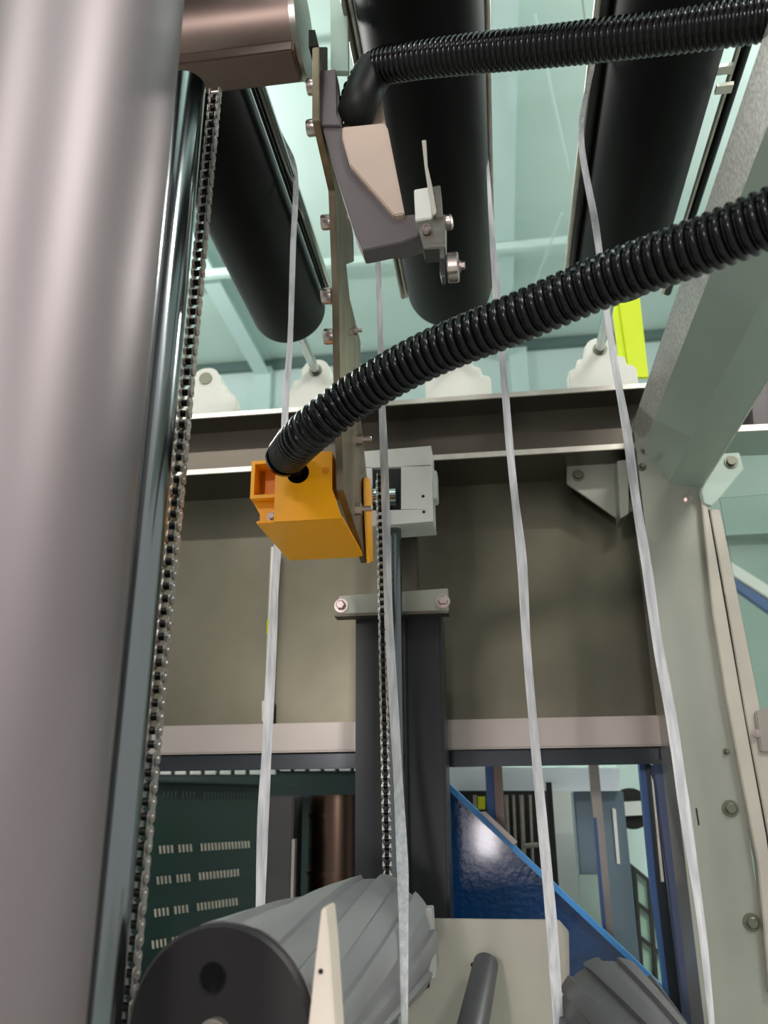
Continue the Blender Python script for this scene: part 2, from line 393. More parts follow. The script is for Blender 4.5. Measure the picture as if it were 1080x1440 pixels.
# ================================================================== REAR COLUMN, HEAD, ROD
YK = 1.86
xa = (P(501, 870, YK).x + P(497, 1290, YK).x) / 2; xb = (P(619, 870, YK).x + P(635, 1290, YK).x) / 2
zk = P(560, 858, YK).z
t = thing('lift_column', 'dark grey square column behind the chromed rod and middle chain', 'column', ((xa + xb) / 2, YK, 0))
obj('column_tube', B().box((xa, YK, .0), (xb, YK + .13, zk)), 'column', t, .006)
obj('guide_strip', B().box((xa + .075, YK - .012, .0), (xa + .115, YK, zk)), 'dkgrey', t, .002)
obj('upper_tube', B().box((P(563, 800, YK).x, YK + .02, zk), (P(585, 800, YK).x, YK + .08, P(575, 740, YK).z)), 'beam', t, .003)
t = thing('column_bracket', 'light grey cross plate with two bolts on top of the dark column', 'bracket', P(550, 860, YK - .03))
obj('plate', slab([(476, 838), (630, 827), (631, 859), (478, 864)], YK - .03, .012), 'postface', t, .002)
obj('bottom_lip', slab([(470, 863), (631, 859), (631, 862), (470, 867)], YK - .06, .04), 'beam', t)
for x, y in ((480, 852), (623, 846)):
    b = B(); hexbolt(b, P(x, y, YK - .03), (0, -1, 0), .011, .016); obj('bolt', b, 'bolt', t)
# head box with real slot
YH = 1.72
t = thing('chain_head_box', 'light grey cast head box with a slot at top of the middle chain', 'housing', P(560, 735, YH))
TL, TR, BR, BL = (508, 635), (606, 627), (609, 733), (519, 740)
SL = [(523, 657), (564, 655), (564, 716), (523, 718)]
b = B()
for q in ([TL, TR, (606, 655), (508, 658)], [(508, 657), (523, 657), (523, 718), (515, 718)], [(564, 655), (606, 654), (609, 716), (564, 716)], [(515, 718), (609, 716), BR, BL]):
    slab(q, YH, .012, b)
obj('front_plate', b, 'head', t)
obj('side_plate', slab([(602, 627), (606, 627), (609, 733), (605, 733)], YH + .012, .09), 'head', t)
obj('side_plate', slab([(508, 635), (512, 635), (522, 740), (519, 740)], YH + .012, .09), 'head', t)
obj('bottom_plate', slab([(519, 734), (609, 728), (609, 733), (519, 740)], YH + .012, .10), 'head', t)
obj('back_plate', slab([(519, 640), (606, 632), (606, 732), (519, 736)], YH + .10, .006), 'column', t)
obj('corner_lug', slab([(606, 662), (614, 661), (615, 700), (608, 701)], YH + .04, .05), 'head', t, .002)
for x, y in ((595, 698), (596, 720)):
    obj('screw_hole', B().cyl(P(x, y, YH - .001), P(x, y, YH + .001), .0035, seg=12), 'hole', t)
# sprocket
c = P(541, 700, YH + .03)
b = B(); R1_, n = .036, 15; prof = []
for k in range(n * 4):
    a = 2 * math.pi * k / (n * 4); r = R1_ * (1.0 if k % 4 in (0, 1) else .84); prof.append(c + V((-.005, math.cos(a) * r, math.sin(a) * r)))
b.prism(prof, (.010, 0, 0))
t = thing('chain_sprocket', 'small toothed steel sprocket in the slot of the light grey head box', 'sprocket', c)
obj('toothed_disc', b, 'chainpale', t)
obj('hub', B().lathe(c + V((-.03, 0, 0)), (1, 0, 0), [(0, .014), (.002, .022), (.02, .022), (.022, .016), (.04, .016), (.042, .02), (.056, .02), (.06, .012)]), 'chrome', t)
# chrome rod
c = P(556, 900, 1.77)
tag(obj('guide_rod', B().cyl((c.x, 1.77, .25), (c.x, 1.77, P(556, 742, 1.77).z), .0165, seg=32), 'rodsteel'), 'slim chromed guide rod in front of the dark rear column', 'rod')
# thin conduit on the back panel
c0 = P(381, 790, YP - .04)
t = thing('cable_conduit', 'thin upright cable conduit with yellow band on the olive sheet', 'conduit', P(374, 1010, YP - .04))
obj('tube', B().cyl((P(379, 900, YP - .04).x, YP - .04, P(375, 1012, YP - .04).z), (P(379, 900, YP - .04).x, YP - .04, P(381, 770, YP - .04).z), .008, seg=12), 'edge', t)
obj('yellow_band', B().cyl((P(379, 900, YP - .04).x, YP - .04, P(378, 892, YP - .04).z), (P(379, 900, YP - .04).x, YP - .04, P(378, 872, YP - .04).z), .009, seg=12), 'neon2', t)
obj('clamp', slab(rect(368, 985, 380, 1015), YP - .05, .05), 'steel', t, .002)

# ================================================================== CHAINS
PITCH = .0159
def plate_outline(pitch, h, cx, y0=0):
    """stadium with a waist, in local (y,z), two pins at z = 0 and z = pitch"""
    pts = []
    for k in range(7): a = math.pi + math.pi * k / 6; pts.append((math.cos(a) * h, math.sin(a) * h))
    pts.append((h * .72, pitch / 2))
    for k in range(7): a = math.pi * k / 6; pts.append((math.cos(a) * h, pitch + math.sin(a) * h))
    pts.append((-h * .72, pitch / 2))
    return [V((cx, y, z)) for y, z in pts]
def link_mesh(kind):
    b = B(); h = .0074
    off = .0075 if kind == 'outer' else .0052
    for s in (-1, 1):
        b.prism(plate_outline(PITCH, h, s * off - (.0008)), (.0016, 0, 0))
    if kind == 'outer':
        for zz in (0, PITCH): b.lathe((-.0095, 0, zz), (1, 0, 0), [(0, .0018), (.001, .0025), (.018, .0025), (.019, .0018)], 8)
    bm = b.bm; bmesh.ops.recalc_face_normals(bm, faces=bm.faces)
    me = bpy.data.meshes.new(kind + '_link'); bm.to_mesh(me); bm.free()
    b = B()
    for zz in (0, PITCH): b.lathe((-.0042, 0, zz), (1, 0, 0), [(0, .0048), (.0084, .0048)], 10)
    mr = bpy.data.meshes.new('link_roller'); b.bm.to_mesh(mr); b.bm.free()
    return me, mr
def chain(label, p_top, p_bot, m, mroll):
    d = p_bot - p_top; n = int(d.length / PITCH)
    root = thing('roller_chain', label, 'chain', p_bot)
    mo, rr = link_mesh('outer'); mi, ri = link_mesh('inner')
    mo.materials.append(M[m]); mi.materials.append(M[m]); ri.materials.append(M[mroll])
    rot = (-d).to_track_quat('Z', 'Y').to_euler()
    rot = V((0, 0, 1)).rotation_difference(-d.normalized()).to_euler()
    for k in range(n):
        loc = (-d.normalized()) * PITCH * k
        o = bpy.data.objects.new('outer_link' if k % 2 else 'inner_link', mo if k % 2 else mi)
        COL.objects.link(o); o.parent = root; o.location = loc; o.rotation_euler = rot
        if k % 2 == 0:
            q = bpy.data.objects.new('link_roller', ri); COL.objects.link(q); q.parent = o
    return root
chain('long roller chain hanging beside the chromed rod at left', P(303, 128, .97), P(177, 1440, .97), 'chain', 'chainroll')
chain('roller chain running down in front of the dark rear column', P(534, 664, 1.70), P(549, 1420, 1.70), 'chainpale', 'chainroll')

# ================================================================== LEFT POST AND ROD
Yp = .62
c = P(181, 700, Yp)
R0 = .098
xr0 = P(207, 700, Yp).x
def vert_axis(px, py, Yc, r):
    # x of an upright cylinder whose right outline passes the given ray
    d = ray(px, py); a = math.atan2(d.x, d.y); X = math.tan(a) * Yc
    return X - r / math.cos(a)
xpost = vert_axis(207, 700, Yp, R0)
def edge_cyl(pa, pb, Yc, r, z0, z1, seg=64):
    # round bar whose right outline passes two given rays
    a = P(pa[0], pa[1], Yc); b_ = P(pb[0], pb[1], Yc)
    xa_ = vert_axis(pa[0], pa[1], Yc, r); xb_ = vert_axis(pb[0], pb[1], Yc, r)
    k = (xb_ - xa_) / (b_.z - a.z); f = lambda z: V((xa_ + k * (z - a.z), Yc, z))
    return f
fpost = edge_cyl((250, 100), (121, 1440), Yp, R0, 0, 2.5)
b = B().cyl(fpost(0), fpost(2.55), R0, seg=96)
tag(obj('left_post', b, 'post'), 'wide rounded polished steel post filling the left edge, closest to camera', 'post')
Yr = .90
frod = edge_cyl((289, 130), (171, 1440), Yr, .028, 0, 2.6)
xr1 = frod(CAMZ).x + .028
t = thing('guide_rod', 'thick chromed guide rod between the left post and left chain', 'rod', (xr1 - .028, Yr, 0))
obj('rod', B().cyl(frod(0), frod(P(290, 118, Yr).z), .028, seg=64), 'chrome2', t)

# ================================================================== HANGING ARM: tube, plate, upper head, lower box
Ya = 1.0
Xp = P(449, 170, Ya).x
x0 = P(232, 60, Ya).x; x1 = P(418, 60, Ya).x
t = thing('support_arm', 'thick horizontal steel arm with weld line joining left post to plate', 'arm', (x0, Ya, P(300, 60, Ya).z))
zs = (P(265, 92, Ya).z + P(420, 78, Ya).z) / 2
rt = .078; zc = zs + rt * 1.12
obj('arm_tube', B().lathe((x0, Ya + .03, zc), (1, 0, 0), [(0, rt), (x1 - x0, rt)], 64), 'steel_brown', t)
obj('under_plate', B().box((x0, Ya - .01, zs - .002), (x1 - .004, Ya + .055, zs + .02)), 'steel_brown', t, .003)
obj('end_flange', B().lathe((x1 - .006, Ya + .03, zc), (1, 0, 0), [(0, rt + .002), (.010, rt + .002)], 64), 'steel', t)

t = thing('mounting_plate', 'long narrow worn steel plate hanging in the middle with cap screws', 'plate', PX(483, 690, Xp))
outl = [(449, 66), (449, 170), (471, 268), (476, 400), (478, 520), (483, 690), (516, 792), (518, 690), (508, 592), (507, 480), (492, 420), (487, 372), (498, 368), (497, 330), (480, 240), (461, 170), (461, 66)]
obj('plate_body', B().prism([PX(x, y, Xp) for x, y in outl], (-.0115, 0, 0)), 'plate', t, .0012)
for (x, y) in ((440, 120), (440, 178), (459, 311), (460, 415), (463, 472)):
    p = PX(x + 16, y, Xp); p = V((Xp - .0115, p.y + .0, p.z)); b = B(); capbolt(b, p, (-1, 0, 0), .0135, .017)
    obj('cap_screw', b, 'bolt', t)
for (x, y, r, h) in ((492, 467, .005, .004), (499, 465, .006, .014), (503, 618, .008, .026), (500, 716, .008, .03), (489, 305, .004, .006)):
    p = PX(x, y, Xp); b = B(); b.lathe(p, (1, 0, 0), [(0, r * 1.4), (h * .35, r * 1.4), (h * .36, r * .62), (h * .95, r * .62), (h, r * .4)], 6)
    obj('stud', b, 'bolt', t)
tag(obj('clip_plate', slab([(434, 42), (443, 42), (447, 60), (447, 64), (434, 66)], Ya + .01, .03), 'gap'), 'small dark clip on top of the hanging steel plate', 'clip')
# flat bar rising behind the head
tag(obj('upright_bar', slab([(464, -60), (488, -60), (490, 100), (465, 100)], Ya + .11, .012), 'greenbeam', bevel=.001), 'flat grey green bar rising from the grey bracket', 'bar')

# upper head
Yg = Ya + .02
t = thing('upper_guide_head', 'dark grey bracket head with beige block at top of plate', 'bracket', P(520, 345, Yg))
obj('bracket_plate', slab([(455, 100), (472, 97), (480, 175), (490, 232), (553, 303), (586, 302), (588, 332), (564, 341), (510, 352), (499, 328), (477, 260), (452, 176)], Yg, .035), 'guard', t, .0015)
obj('edge_flange', slab([(450, 99), (472, 97), (473, 160), (479, 176), (452, 176)], Yg - .006, .03), 'guard', t, .001)
blk = obj('beige_block', slab([(481, 178), (540, 172), (545, 180), (569, 300), (554, 303), (491, 231), (481, 194)], Yg - .012, .10), 'beige', t, .002)
obj('upper_face', slab([(497, 130), (533, 120), (543, 180), (481, 178)], Yg + .03, .06), 'beige', t, .002)
obj('foot_bar', slab([(553, 303), (590, 300), (592, 330), (556, 341)], Yg + .004, .045), 'guard', t, .002)
# clamp
t = thing('roller_clamp', 'small white and grey clamp block with thin lever on the grey bracket', 'clamp', P(600, 340, Yg))
obj('block', slab([(582, 266), (606, 262), (608, 306), (584, 310)], Yg - .03, .035), 'whitepaint', t, .0015)
obj('lower_block', slab([(585, 310), (608, 307), (626, 300), (626, 348), (596, 350)], Yg - .025, .035), 'steel', t, .0015)
obj('side_plate', slab([(608, 262), (619, 260), (622, 305), (612, 306)], Yg - .03, .035), 'steel', t, .001)
obj('lever', slab([(593, 197), (599, 196), (601, 232), (608, 262), (614, 298), (609, 303), (602, 268), (597, 234)], Yg - .036, .006), 'edge', t, .0008)
b = B(); capbolt(b, P(600, 324, Yg - .027), (0, -1, 0), .007, .008); obj('screw', b, 'bolt', t)
b = B(); p = P(623, 314, Yg - .01); b.lathe(p, (1, -.15, 0), [(0, .010), (.006, .011), (.012, .011), (.014, .008)], 16); obj('screw', b, 'bolt', t)
obj('hanger_strip', slab([(619, 330), (624, 330), (626, 388), (621, 390), (618, 380)], Yg - .012, .02), 'chrome', t, .0008)
c = P(629, 377, Yg)
t = thing('ball_bearing', 'small shiny ball bearing hanging under the clamp block', 'bearing', c)
obj('outer_ring', B().lathe(c, (1, 0, 0), [(0, .0195), (.002, .0215), (.0145, .0215), (.0165, .0195), (.0165, .014), (.0145, .0135), (.0145, 0)], 36), 'bolt', t)
obj('inner_ring', B().lathe(c + V((.0146, 0, 0)), (1, 0, 0), [(0, .010), (.003, .010), (.0035, .006), (.0035, 0)], 24), 'bolt', t)
b = B(); hexbolt(b, c + V((.018, -.002, .001)), (1, 0, 0), .006, .008); obj('bolt', b, 'bolt', t)

# ---- yellow box
Yy = PX(483, 690, Xp).y + .002; Yb = Yy * 1.18; print('Yy', Yy)
def X_(px, py, Y): return P(px, py, Y).x
xL, xR2 = X_(386, 700, Yy), X_(481, 722, Yy)
zB0 = (P(388, 735, Yy).z + P(482, 727, Yy).z) / 2; zT0 = (P(383, 647, Yy).z + P(467, 627, Yy).z) / 2
xE = X_(351, 690, Yy)
t = thing('yellow_guard_box', 'bright orange yellow plastic box at the lower end of hose', 'box', (xL, Yy, zB0))
b = B()
# front wall with the round cable hole
hc = P(419, 665, Yy); hr = .0185
outer = [(xL, zT0), (X_(467, 640, Yy), zT0), (X_(467, 687, Yy), P(467, 687, Yy).z), (xR2, zB0), (xL, zB0)]
def walled(b, outer, hc, hr, Y, t, seg=40):
    ang = []
    import itertools
    pts = []
    for k in range(seg):
        a = 2 * math.pi * k / seg; d = (math.cos(a), math.sin(a)); best = 1e9
        for i in range(len(outer)):
            (ax, az), (bx, bz) = outer[i], outer[(i + 1) % len(outer)]
            ex, ez = bx - ax, bz - az; den = d[0] * ez - d[1] * ex
            if abs(den) < 1e-9: continue
            s_ = ((ax - hc.x) * ez - (az - hc.z) * ex) / den; u = ((ax - hc.x) * d[1] - (az - hc.z) * d[0]) / den
            if s_ > 0 and -1e-6 <= u <= 1 + 1e-6: best = min(best, s_)
        pts.append((a, best))
    for ax, az in outer:
        a = math.atan2(az - hc.z, ax - hc.x) % (2 * math.pi); pts.append((a, math.hypot(ax - hc.x, az - hc.z)))
    pts.sort(); n = len(pts); rings = []
    for yy in (Y, Y + t):
        for rr in (0, 1):
            rings.append([b.bm.verts.new((hc.x + math.cos(a) * (r if rr else hr), yy, hc.z + math.sin(a) * (r if rr else hr))) for a, r in pts])
    for A_, C_ in ((0, 1), (1, 3), (3, 2), (2, 0)):
        for i in range(n): b.face([rings[A_][i], rings[C_][i], rings[C_][(i + 1) % n], rings[A_][(i + 1) % n]])
walled(b, outer, hc, hr, Yy, .006)
bmesh.ops.remove_doubles(b.bm, verts=b.bm.verts, dist=1e-6)
obj('front_wall', b, 'yellow', t)
obj('bottom_wall', B().box((xE + .012, Yy + .006, zB0), (xR2, Yb, zB0 + .005)), 'yellow', t, .001)
obj('left_wall', B().box((xL, Yy + .006, zB0 + .005), (xL + .005, Yb, zT0)), 'yellow', t)
obj('top_wall', B().box((xL, Yy + .006, zT0 - .005), (X_(467, 640, Yy), Yb, zT0)), 'yellow', t)
Xw = Xp + .004
obj('right_wall', B().prism([PX(x, y, Xw) for x, y in ((511, 676), (514, 671), (518, 674), (521, 700), (522, 789), (516, 792), (512, 720))], (.0035, 0, 0)), 'yellow', t)
obj('inside_shade_block', B().box((xL + .006, Yy + .03, zB0 + .006), (xL + .060, Yb - .01, zT0 - .006)), 'hole', t)  # dark block standing in for the shade inside the box
# ear pocket
ze0, ze1, ze2 = P(352, 700, Yy).z, P(352, 647, Yy).z, P(360, 753, Yy + .04).z
b = B(); w = .006
b.box((xE, Yy + .004, ze0), (xL + .002, Yy + .06, ze0 + w)).box((xE, Yy + .004, ze1 - w), (xL + .002, Yy + .06, ze1)).box((xE, Yy + .004, ze0 + w), (xE + w, Yy + .06, ze1 - w)).box((xE + w, Yy + .05, ze0 + w), (xL, Yy + .06, ze1 - w))
obj('ear_pocket', b, 'yellow', t)
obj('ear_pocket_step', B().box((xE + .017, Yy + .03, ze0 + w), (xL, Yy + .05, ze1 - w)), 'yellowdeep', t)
obj('ear_lower', B().prism([(x, Yy + .02, z) for x, z in ((xE, ze0), (xL + .001, ze0), (xL + .001, zB0 + .0055), (xE + .013, zB0 + .0055), (xE + .013, ze0 - .022))], (0, Yb - Yy - .02, 0)), 'yellow', t, .001)
b = B(); hexbolt(b, P(383, 727, Yy + .02) , (0, -1, 0), .006, .008); obj('screw', b, 'bolt', t)
b = B(); b.lathe(P(458, 661, Yy), (0, -1, 0), [(0, .005), (.0015, .005), (.002, .003)], 16); obj('screw', b, 'yellowdeep', t)
obj('top_tab', B().box((xL - .012, Yy + .01, zT0), (xL + .006, Yy + .03, zT0 + .012)), 'yellow', t, .001)

# ================================================================== HOSES
def hose(label, pts, r, rib, amp=.16, seg=32):
    path = resample(smooth_path(pts, 60), rib / 8)
    prof = [1, 1.0, .985, 1 - amp * .45, 1 - amp, 1 - amp, 1 - amp * .45, .985]
    rad = [r * prof[i % 8] for i in range(len(path))]
    return tag(obj('corrugated_hose', B().tube(path, rad, seg), 'black'), label, 'hose')
hose('black ribbed hose sagging from upper right down to the yellow box',
     [P(404, 640, Yy - .035), P(432, 610, 1.07), P(500, 557, 1.03), P(600, 500, .98), P(730, 446, .92), P(870, 387, .86), P(1000, 340, .80), P(1120, 292, .75), P(1260, 238, .70)], .0325, .0125)
hose('black ribbed hose curving from the upper bracket out to the right edge',
     [P(500, 152, Yg + .03), P(508, 125, Yg + .02), P(528, 98, Yg), P(570, 87, Yg - .03), P(660, 76, Yg - .06), P(800, 62, Yg - .10), P(950, 44, Yg - .14), P(1120, 20, Yg - .18)], .0285, .0088, .075)
t = thing('hose_elbow', 'matt black bent hose fitting plugged into the beige block', 'fitting', P(505, 165, Yg))
obj('sleeve', B().tube(smooth_path([P(498, 166, Yg + .02), P(506, 145, Yg), P(517, 118, Yg), P(528, 98, Yg)], 8), [.030] * 14 + [.031] * 11, 28), 'blackmatt', t)
t = thing('hose_end_ring', 'black collar where the lower hose meets the yellow box', 'ring', P(410, 640, Yy))
a = P(401, 643, Yy - .038); d = (P(432, 610, 1.07) - a).normalized()
obj('collar', B().lathe(a - d * .006, d, [(0, .022), (0, .031), (.010, .031), (.010, .022)], 32), 'black', t)
obj('cable', B().tube(smooth_path([P(408, 642, Yy - .03), P(414, 655, Yy - .012), P(419, 666, Yy + .03)], 8), .012, 16), 'blackmatt', t)

# ================================================================== BLACK ROLLERS OVERHEAD
def ang(px, py):
    d = ray(px, py); return math.atan2(d.x, d.z)
YB = 2.42
ZR = P(840, 498, YB).z
RO = []
def roller(pl, pr, yend_px, label, ends):
    aL, aR = ang(*pl), ang(*pr); al = (aL + aR) / 2; be = (aR - aL) / 2
    h = ZR - CAMZ; Dd = h / math.cos(al); r = abs(Dd * math.sin(be)); Xc = h * math.tan(al)
    ye = P(yend_px[0], yend_px[1], 1).z - CAMZ; ye = (h - r) / ye
    t = thing('feed_roller', label, 'roller', (Xc, ye, ZR))
    y0 = .15
    obj('roller_cover', B().lathe((Xc, y0, ZR), (0, 1, 0), [(0, r * .9), (.01, r), (ye - y0 - .02, r), (ye - y0 - .006, r * .97), (ye - y0, r * .90)], 64), 'rubber', t)
    obj('end_cap', B().lathe((Xc, ye - .002, ZR), (0, 1, 0), [(0, r * .77), (.012, r * .7), (.012, r * .3), (.03, r * .28)], 48), 'blackmatt', t)
    obj('shaft', B().cyl((Xc, ye, ZR), (Xc, YB + .05, ZR), .015, seg=24), 'chrome', t)
    RO.append((Xc, r, ye)); return t
roller((330, 400), (398, 255), (395, 486), 'black roller overhead on the left, beside the left chain', 0)
roller((538, 220), (686, 200), (640, 462), 'black roller overhead in the middle, behind the small bearing', 0)
roller((832, 200), (986, 180), (868, 430), 'black roller overhead on the right, crossed by both hoses', 0)
# bearings
def bearing(Xc, label, hole=True):
    Yb_ = YB - .03; t = thing('pillow_bearing', label, 'bearing', (Xc, Yb_, zA))
    w = .105; zc_ = ZR
    hf = [(w, zc_ - .075), (w * .9, zc_ - .062), (w * .74, zc_ - .062), (w * .70, zc_ - .030), (w * .48, zc_ - .028), (w * .44, zc_ + .012), (w * .30, zc_ + .034), (w * .12, zc_ + .042)]
    pts = [(-w, zA + .005), (w, zA + .005)] + hf + [(-x, z) for x, z in hf[::-1]]
    obj('housing', B().prism([(Xc + x, Yb_, z) for x, z in pts], (0, .06, 0)), 'bearing', t, .004)
    obj('bore_ring', B().lathe((Xc, Yb_ - .004, zc_), (0, 1, 0), [(0, .016), (0, .022), (.008, .022)], 24), 'boltdark', t)
bearing(RO[0][0] + 0, 'white stepped bearing block second from left on top beam')
bearing(RO[1][0], 'white stepped bearing block behind the ribbed hose on top beam')
bearing(RO[2][0], 'white stepped bearing block beside the yellow strip on top beam')
X4 = PZ(285, 560, ZR - .02).x
bearing(P(288, 552, YB - .03).x, 'white bearing block nearest the left chain on top beam')
# chrome side rails beside rollers
def rail(px, py, r, y1, label, m='chrome', z=None, dark=False):
    z = z or ZR; p = PZ(px, py, z)
    return tag(obj('side_rail', B().cyl((p.x, .15, z), (p.x, y1, z), r, seg=24), m), label, 'rail')
rail(411, 255, .0115, RO[1][2], 'bright chromed rail along the right side of left roller')
rail(402, 258, .004, RO[1][2], 'thin dark rail between left roller and its chromed rail', 'blackmatt')
rail(537, 232, .005, RO[1][2], 'thin pale rail along the left side of middle roller', 'edge')
rail(530, 232, .007, RO[1][2], 'grey rail at the gap left of middle roller', 'steel')
rail(690, 240, .006, RO[1][2], 'bright thin rail along the right side of middle roller', 'edge')  # sky reflection put into the rail's pale colour
rail(813, 240, .007, RO[1][2], 'bright rail left of the right roller where strap hangs', 'edge')  # pale colour stands in for reflected sky
rail(822, 240, .010, RO[1][2], 'dark polished rail tight against left side of right roller', 'dkgrey')
rail(1012, 180, .011, 2.1, 'black round rail right of the right roller', 'black')
rail(1004, 180, .006, 2.1, 'pale thin rail right of the right roller', 'edge')
t = thing('rail_clip', 'pale double clip on the rail at the upper right', 'clip', P(1020, 105, 1.0))
for y in (90, 117): obj('clip_arm', slab([(1008, y), (1032, y - 3), (1032, y + 2), (1008, y + 5)], 1.3, .02), 'edge', t)

# ================================================================== STRAPS
def strap(label, pts, widths, twist=None):
    base = [P(*p) for p in pts]; n = 10
    path = smooth_path(base, n); ws = []
    for i in range(len(widths) - 1):
        for k in range(n): ws.append(widths[i] + (widths[i + 1] - widths[i]) * k / n)
    ws.append(widths[-1])
    b = B(); rings = []
    prof = [(-.5, .03), (-.22, -.03), (.02, .035), (.26, -.02), (.5, 0.03)]
    for i, p in enumerate(path):
        tg = (path[min(i + 1, len(path) - 1)] - path[max(i - 1, 0)]).normalized()
        an = math.radians((twist or 12) * math.sin(i * .35 + len(label)))
        side = V((math.cos(an), math.sin(an), 0)); side = (side - tg * side.dot(tg)).normalized(); nrm = side.cross(tg).normalized()
        w = ws[i]
        front = [p + side * (u * w) + nrm * (v * w) for u, v in prof]; back = [q - nrm * .0009 for q in front]
        rings.append([b.bm.verts.new(q) for q in front + back[::-1]])
    m_ = len(rings[0])
    for A_, C_ in zip(rings, rings[1:]):
        for k in range(m_): b.face([A_[k], C_[k], C_[(k + 1) % m_], A_[(k + 1) % m_]])
    b.face(rings[0]); b.face(rings[-1][::-1])
    return tag(obj('plastic_strap', b, 'white'), label, 'strap', None)
strap('white plastic strap hanging leftmost, passing behind the yellow box',
      [(365, 120, 1.35), (392, 185, 1.42), (415, 243, 1.5), (412, 350, 1.55), (408, 480, 1.58), (402, 560, 1.58), (396, 700, 1.58), (388, 800, 1.58), (383, 900, 1.58), (376, 1040, 1.58), (370, 1150, 1.58), (366, 1285, 1.58), (365, 1340, 1.58)],
      [.010, .011, .013, .013, .013, .015, .016, .017, .018, .020, .021, .018, .018])
strap('white plastic strap hanging in front of the middle chain and light grey box',
      [(531, 352, 1.45), (534, 430, 1.45), (537, 560, 1.45), (540, 640, 1.45), (543, 740, 1.45), (546, 850, 1.45), (553, 980, 1.45), (560, 1100, 1.45), (566, 1220, 1.36), (568, 1330, 1.26), (569, 1460, 1.20)],
      [.011, .012, .013, .016, .015, .015, .016, .016, .018, .012, .008])
strap('white plastic strap hanging third from left, in front of olive sheet',
      [(684, 200, 1.5), (690, 300, 1.5), (699, 420, 1.5), (708, 520, 1.5), (716, 620, 1.5), (724, 700, 1.5), (734, 790, 1.5), (740, 900, 1.5), (750, 1020, 1.5), (762, 1150, 1.5), (774, 1280, 1.48), (780, 1360, 1.46), (787, 1470, 1.44)],
      [.004, .010, .017, .014, .015, .014, .019, .015, .015, .017, .018, .017, .015])
strap('white plastic strap hanging rightmost, running down over the right post',
      [(846, 20, 1.2), (834, 90, 1.27), (817, 190, 1.38), (838, 320, 1.40), (852, 430, 1.42), (866, 520, 1.42), (882, 610, 1.42), (894, 700, 1.42), (910, 800, 1.42), (924, 900, 1.42), (944, 1010, 1.42), (960, 1120, 1.42), (975, 1220, 1.42), (990, 1330, 1.42), (1002, 1450, 1.42)],
      [.006, .008, .012, .014, .011, .013, .016, .016, .017, .017, .017, .018, .014, .011, .008])

# ================================================================== SPIRAL ROLLERS AT THE BOTTOM
def spiral(name, label, pn, pf, Rn, Rf, m, lobes=10, twist=2.2, hole=True, hang=98):
    d = (pf - pn); L_ = d.length; d = d.normalized()
    t = thing(name, label, 'roller', pn)
    b = B(); x, y = b.frame(d); seg = lobes * 8; N = 48; rings = []
    prof = [.915, .915, .92, .925, 1, 1.0, .998, .99]
    for i in range(N + 1):
        s_ = i / N; R = Rn + (Rf - Rn) * s_; ring = []
        for k in range(seg):
            a = 2 * math.pi * (k // 8 + [0, .15, .35, .475, .525, .7, .88, .985][k % 8]) / lobes + twist * s_
            ring.append(b.bm.verts.new(pn + d * (L_ * s_) + (x * math.cos(a) + y * math.sin(a)) * R * prof[k % 8]))
        rings.append(ring)
    for A_, C_ in zip(rings, rings[1:]):
        for k in range(seg): b.face([A_[k], C_[k], C_[(k + 1) % seg], A_[(k + 1) % seg]])
    b.face(rings[0]); b.face(rings[-1][::-1])
    obj('spiral_cover', b, m, t)
    dd = obj('end_disc', B().lathe(pn - d * .012, d, [(0, .0), (0, Rn * .95), (.003, Rn * .985), (.0118, Rn * .985)], 72), 'disc', t)
    for k in range(3):
        a = math.radians(hang + 120 * k)
        if hole:
            q = pn - d * .0125 + (x * math.cos(a) + y * math.sin(a)) * Rn * .50
            obj('bolt_hole', B().lathe(q, -d, [(0, .0), (0, .0135), (.0006, .0135), (.0012, .015), (.0, .015)], 28), 'hole', dd)
    obj('hub', B().lathe(pn - d * .012, -d, [(0, .017), (.010, .017), (.012, .014), (.012, 0)], 32), 'beam_pale', t)
    obj('shaft', B().cyl(pf, pf + d * .12, .02), 'steel', t)
    return t
spiral('spiral_roller', 'large grey spiral ribbed roller with dark end disc at bottom left', P(312, 1452, .95), P(528, 1325, 1.50), .104, .104, 'greyroll', twist=.85)
spiral('spiral_roller', 'smaller dark spiral ribbed roller at bottom right', P(1010, 1720, 1.0), P(862, 1432, 1.5), .088, .088, 'darkroll', hole=False, twist=.8)

t = thing('pointed_wedge', 'cream pointed upright wedge in front of the large spiral roller', 'wedge', P(455, 1440, .92))
obj('wedge_body', slab([(452, 1277), (458, 1276), (463, 1330), (470, 1440), (478, 1600), (420, 1600), (434, 1440), (444, 1345)], .90, .05), 'wedge', t, .0015)
obj('screw_hole', B().cyl(P(451, 1366, .899), P(451, 1366, .901), .0025, seg=10), 'hole', t)

# cream plate + tab + bar
t = thing('end_plate', 'cream grey plate with clipped corner between the two spiral rollers', 'plate', P(700, 1440, 1.62))
obj('plate', slab([(606, 1292), (786, 1294), (800, 1310), (806, 1640), (560, 1640), (560, 1400), (604, 1390)], 1.62, .012), 'cream', t, .0015)
obj('side_tab', slab([(594, 1278), (607, 1277), (612, 1375), (598, 1378)], 1.56, .05), 'head', t, .0015)
obj('screw_hole', B().cyl(P(665, 1357, 1.619), P(665, 1357, 1.621), .004, seg=12), 'hole', t)
tag(obj('plate_bar', B().cyl(P(683, 1356, 1.58), P(640, 1560, 1.30), .021, .026, seg=28), 'darkroll'), 'blurred round grey bar leaning in front of the cream plate', 'bar')
tag(obj('rear_end_plate', slab([(312, 1304), (330, 1292), (440, 1290), (440, 3600), (312, 3600)], 1.75, .012), 'cream', bevel=.002), 'pale plate corner peeking out behind the large spiral roller', 'plate')

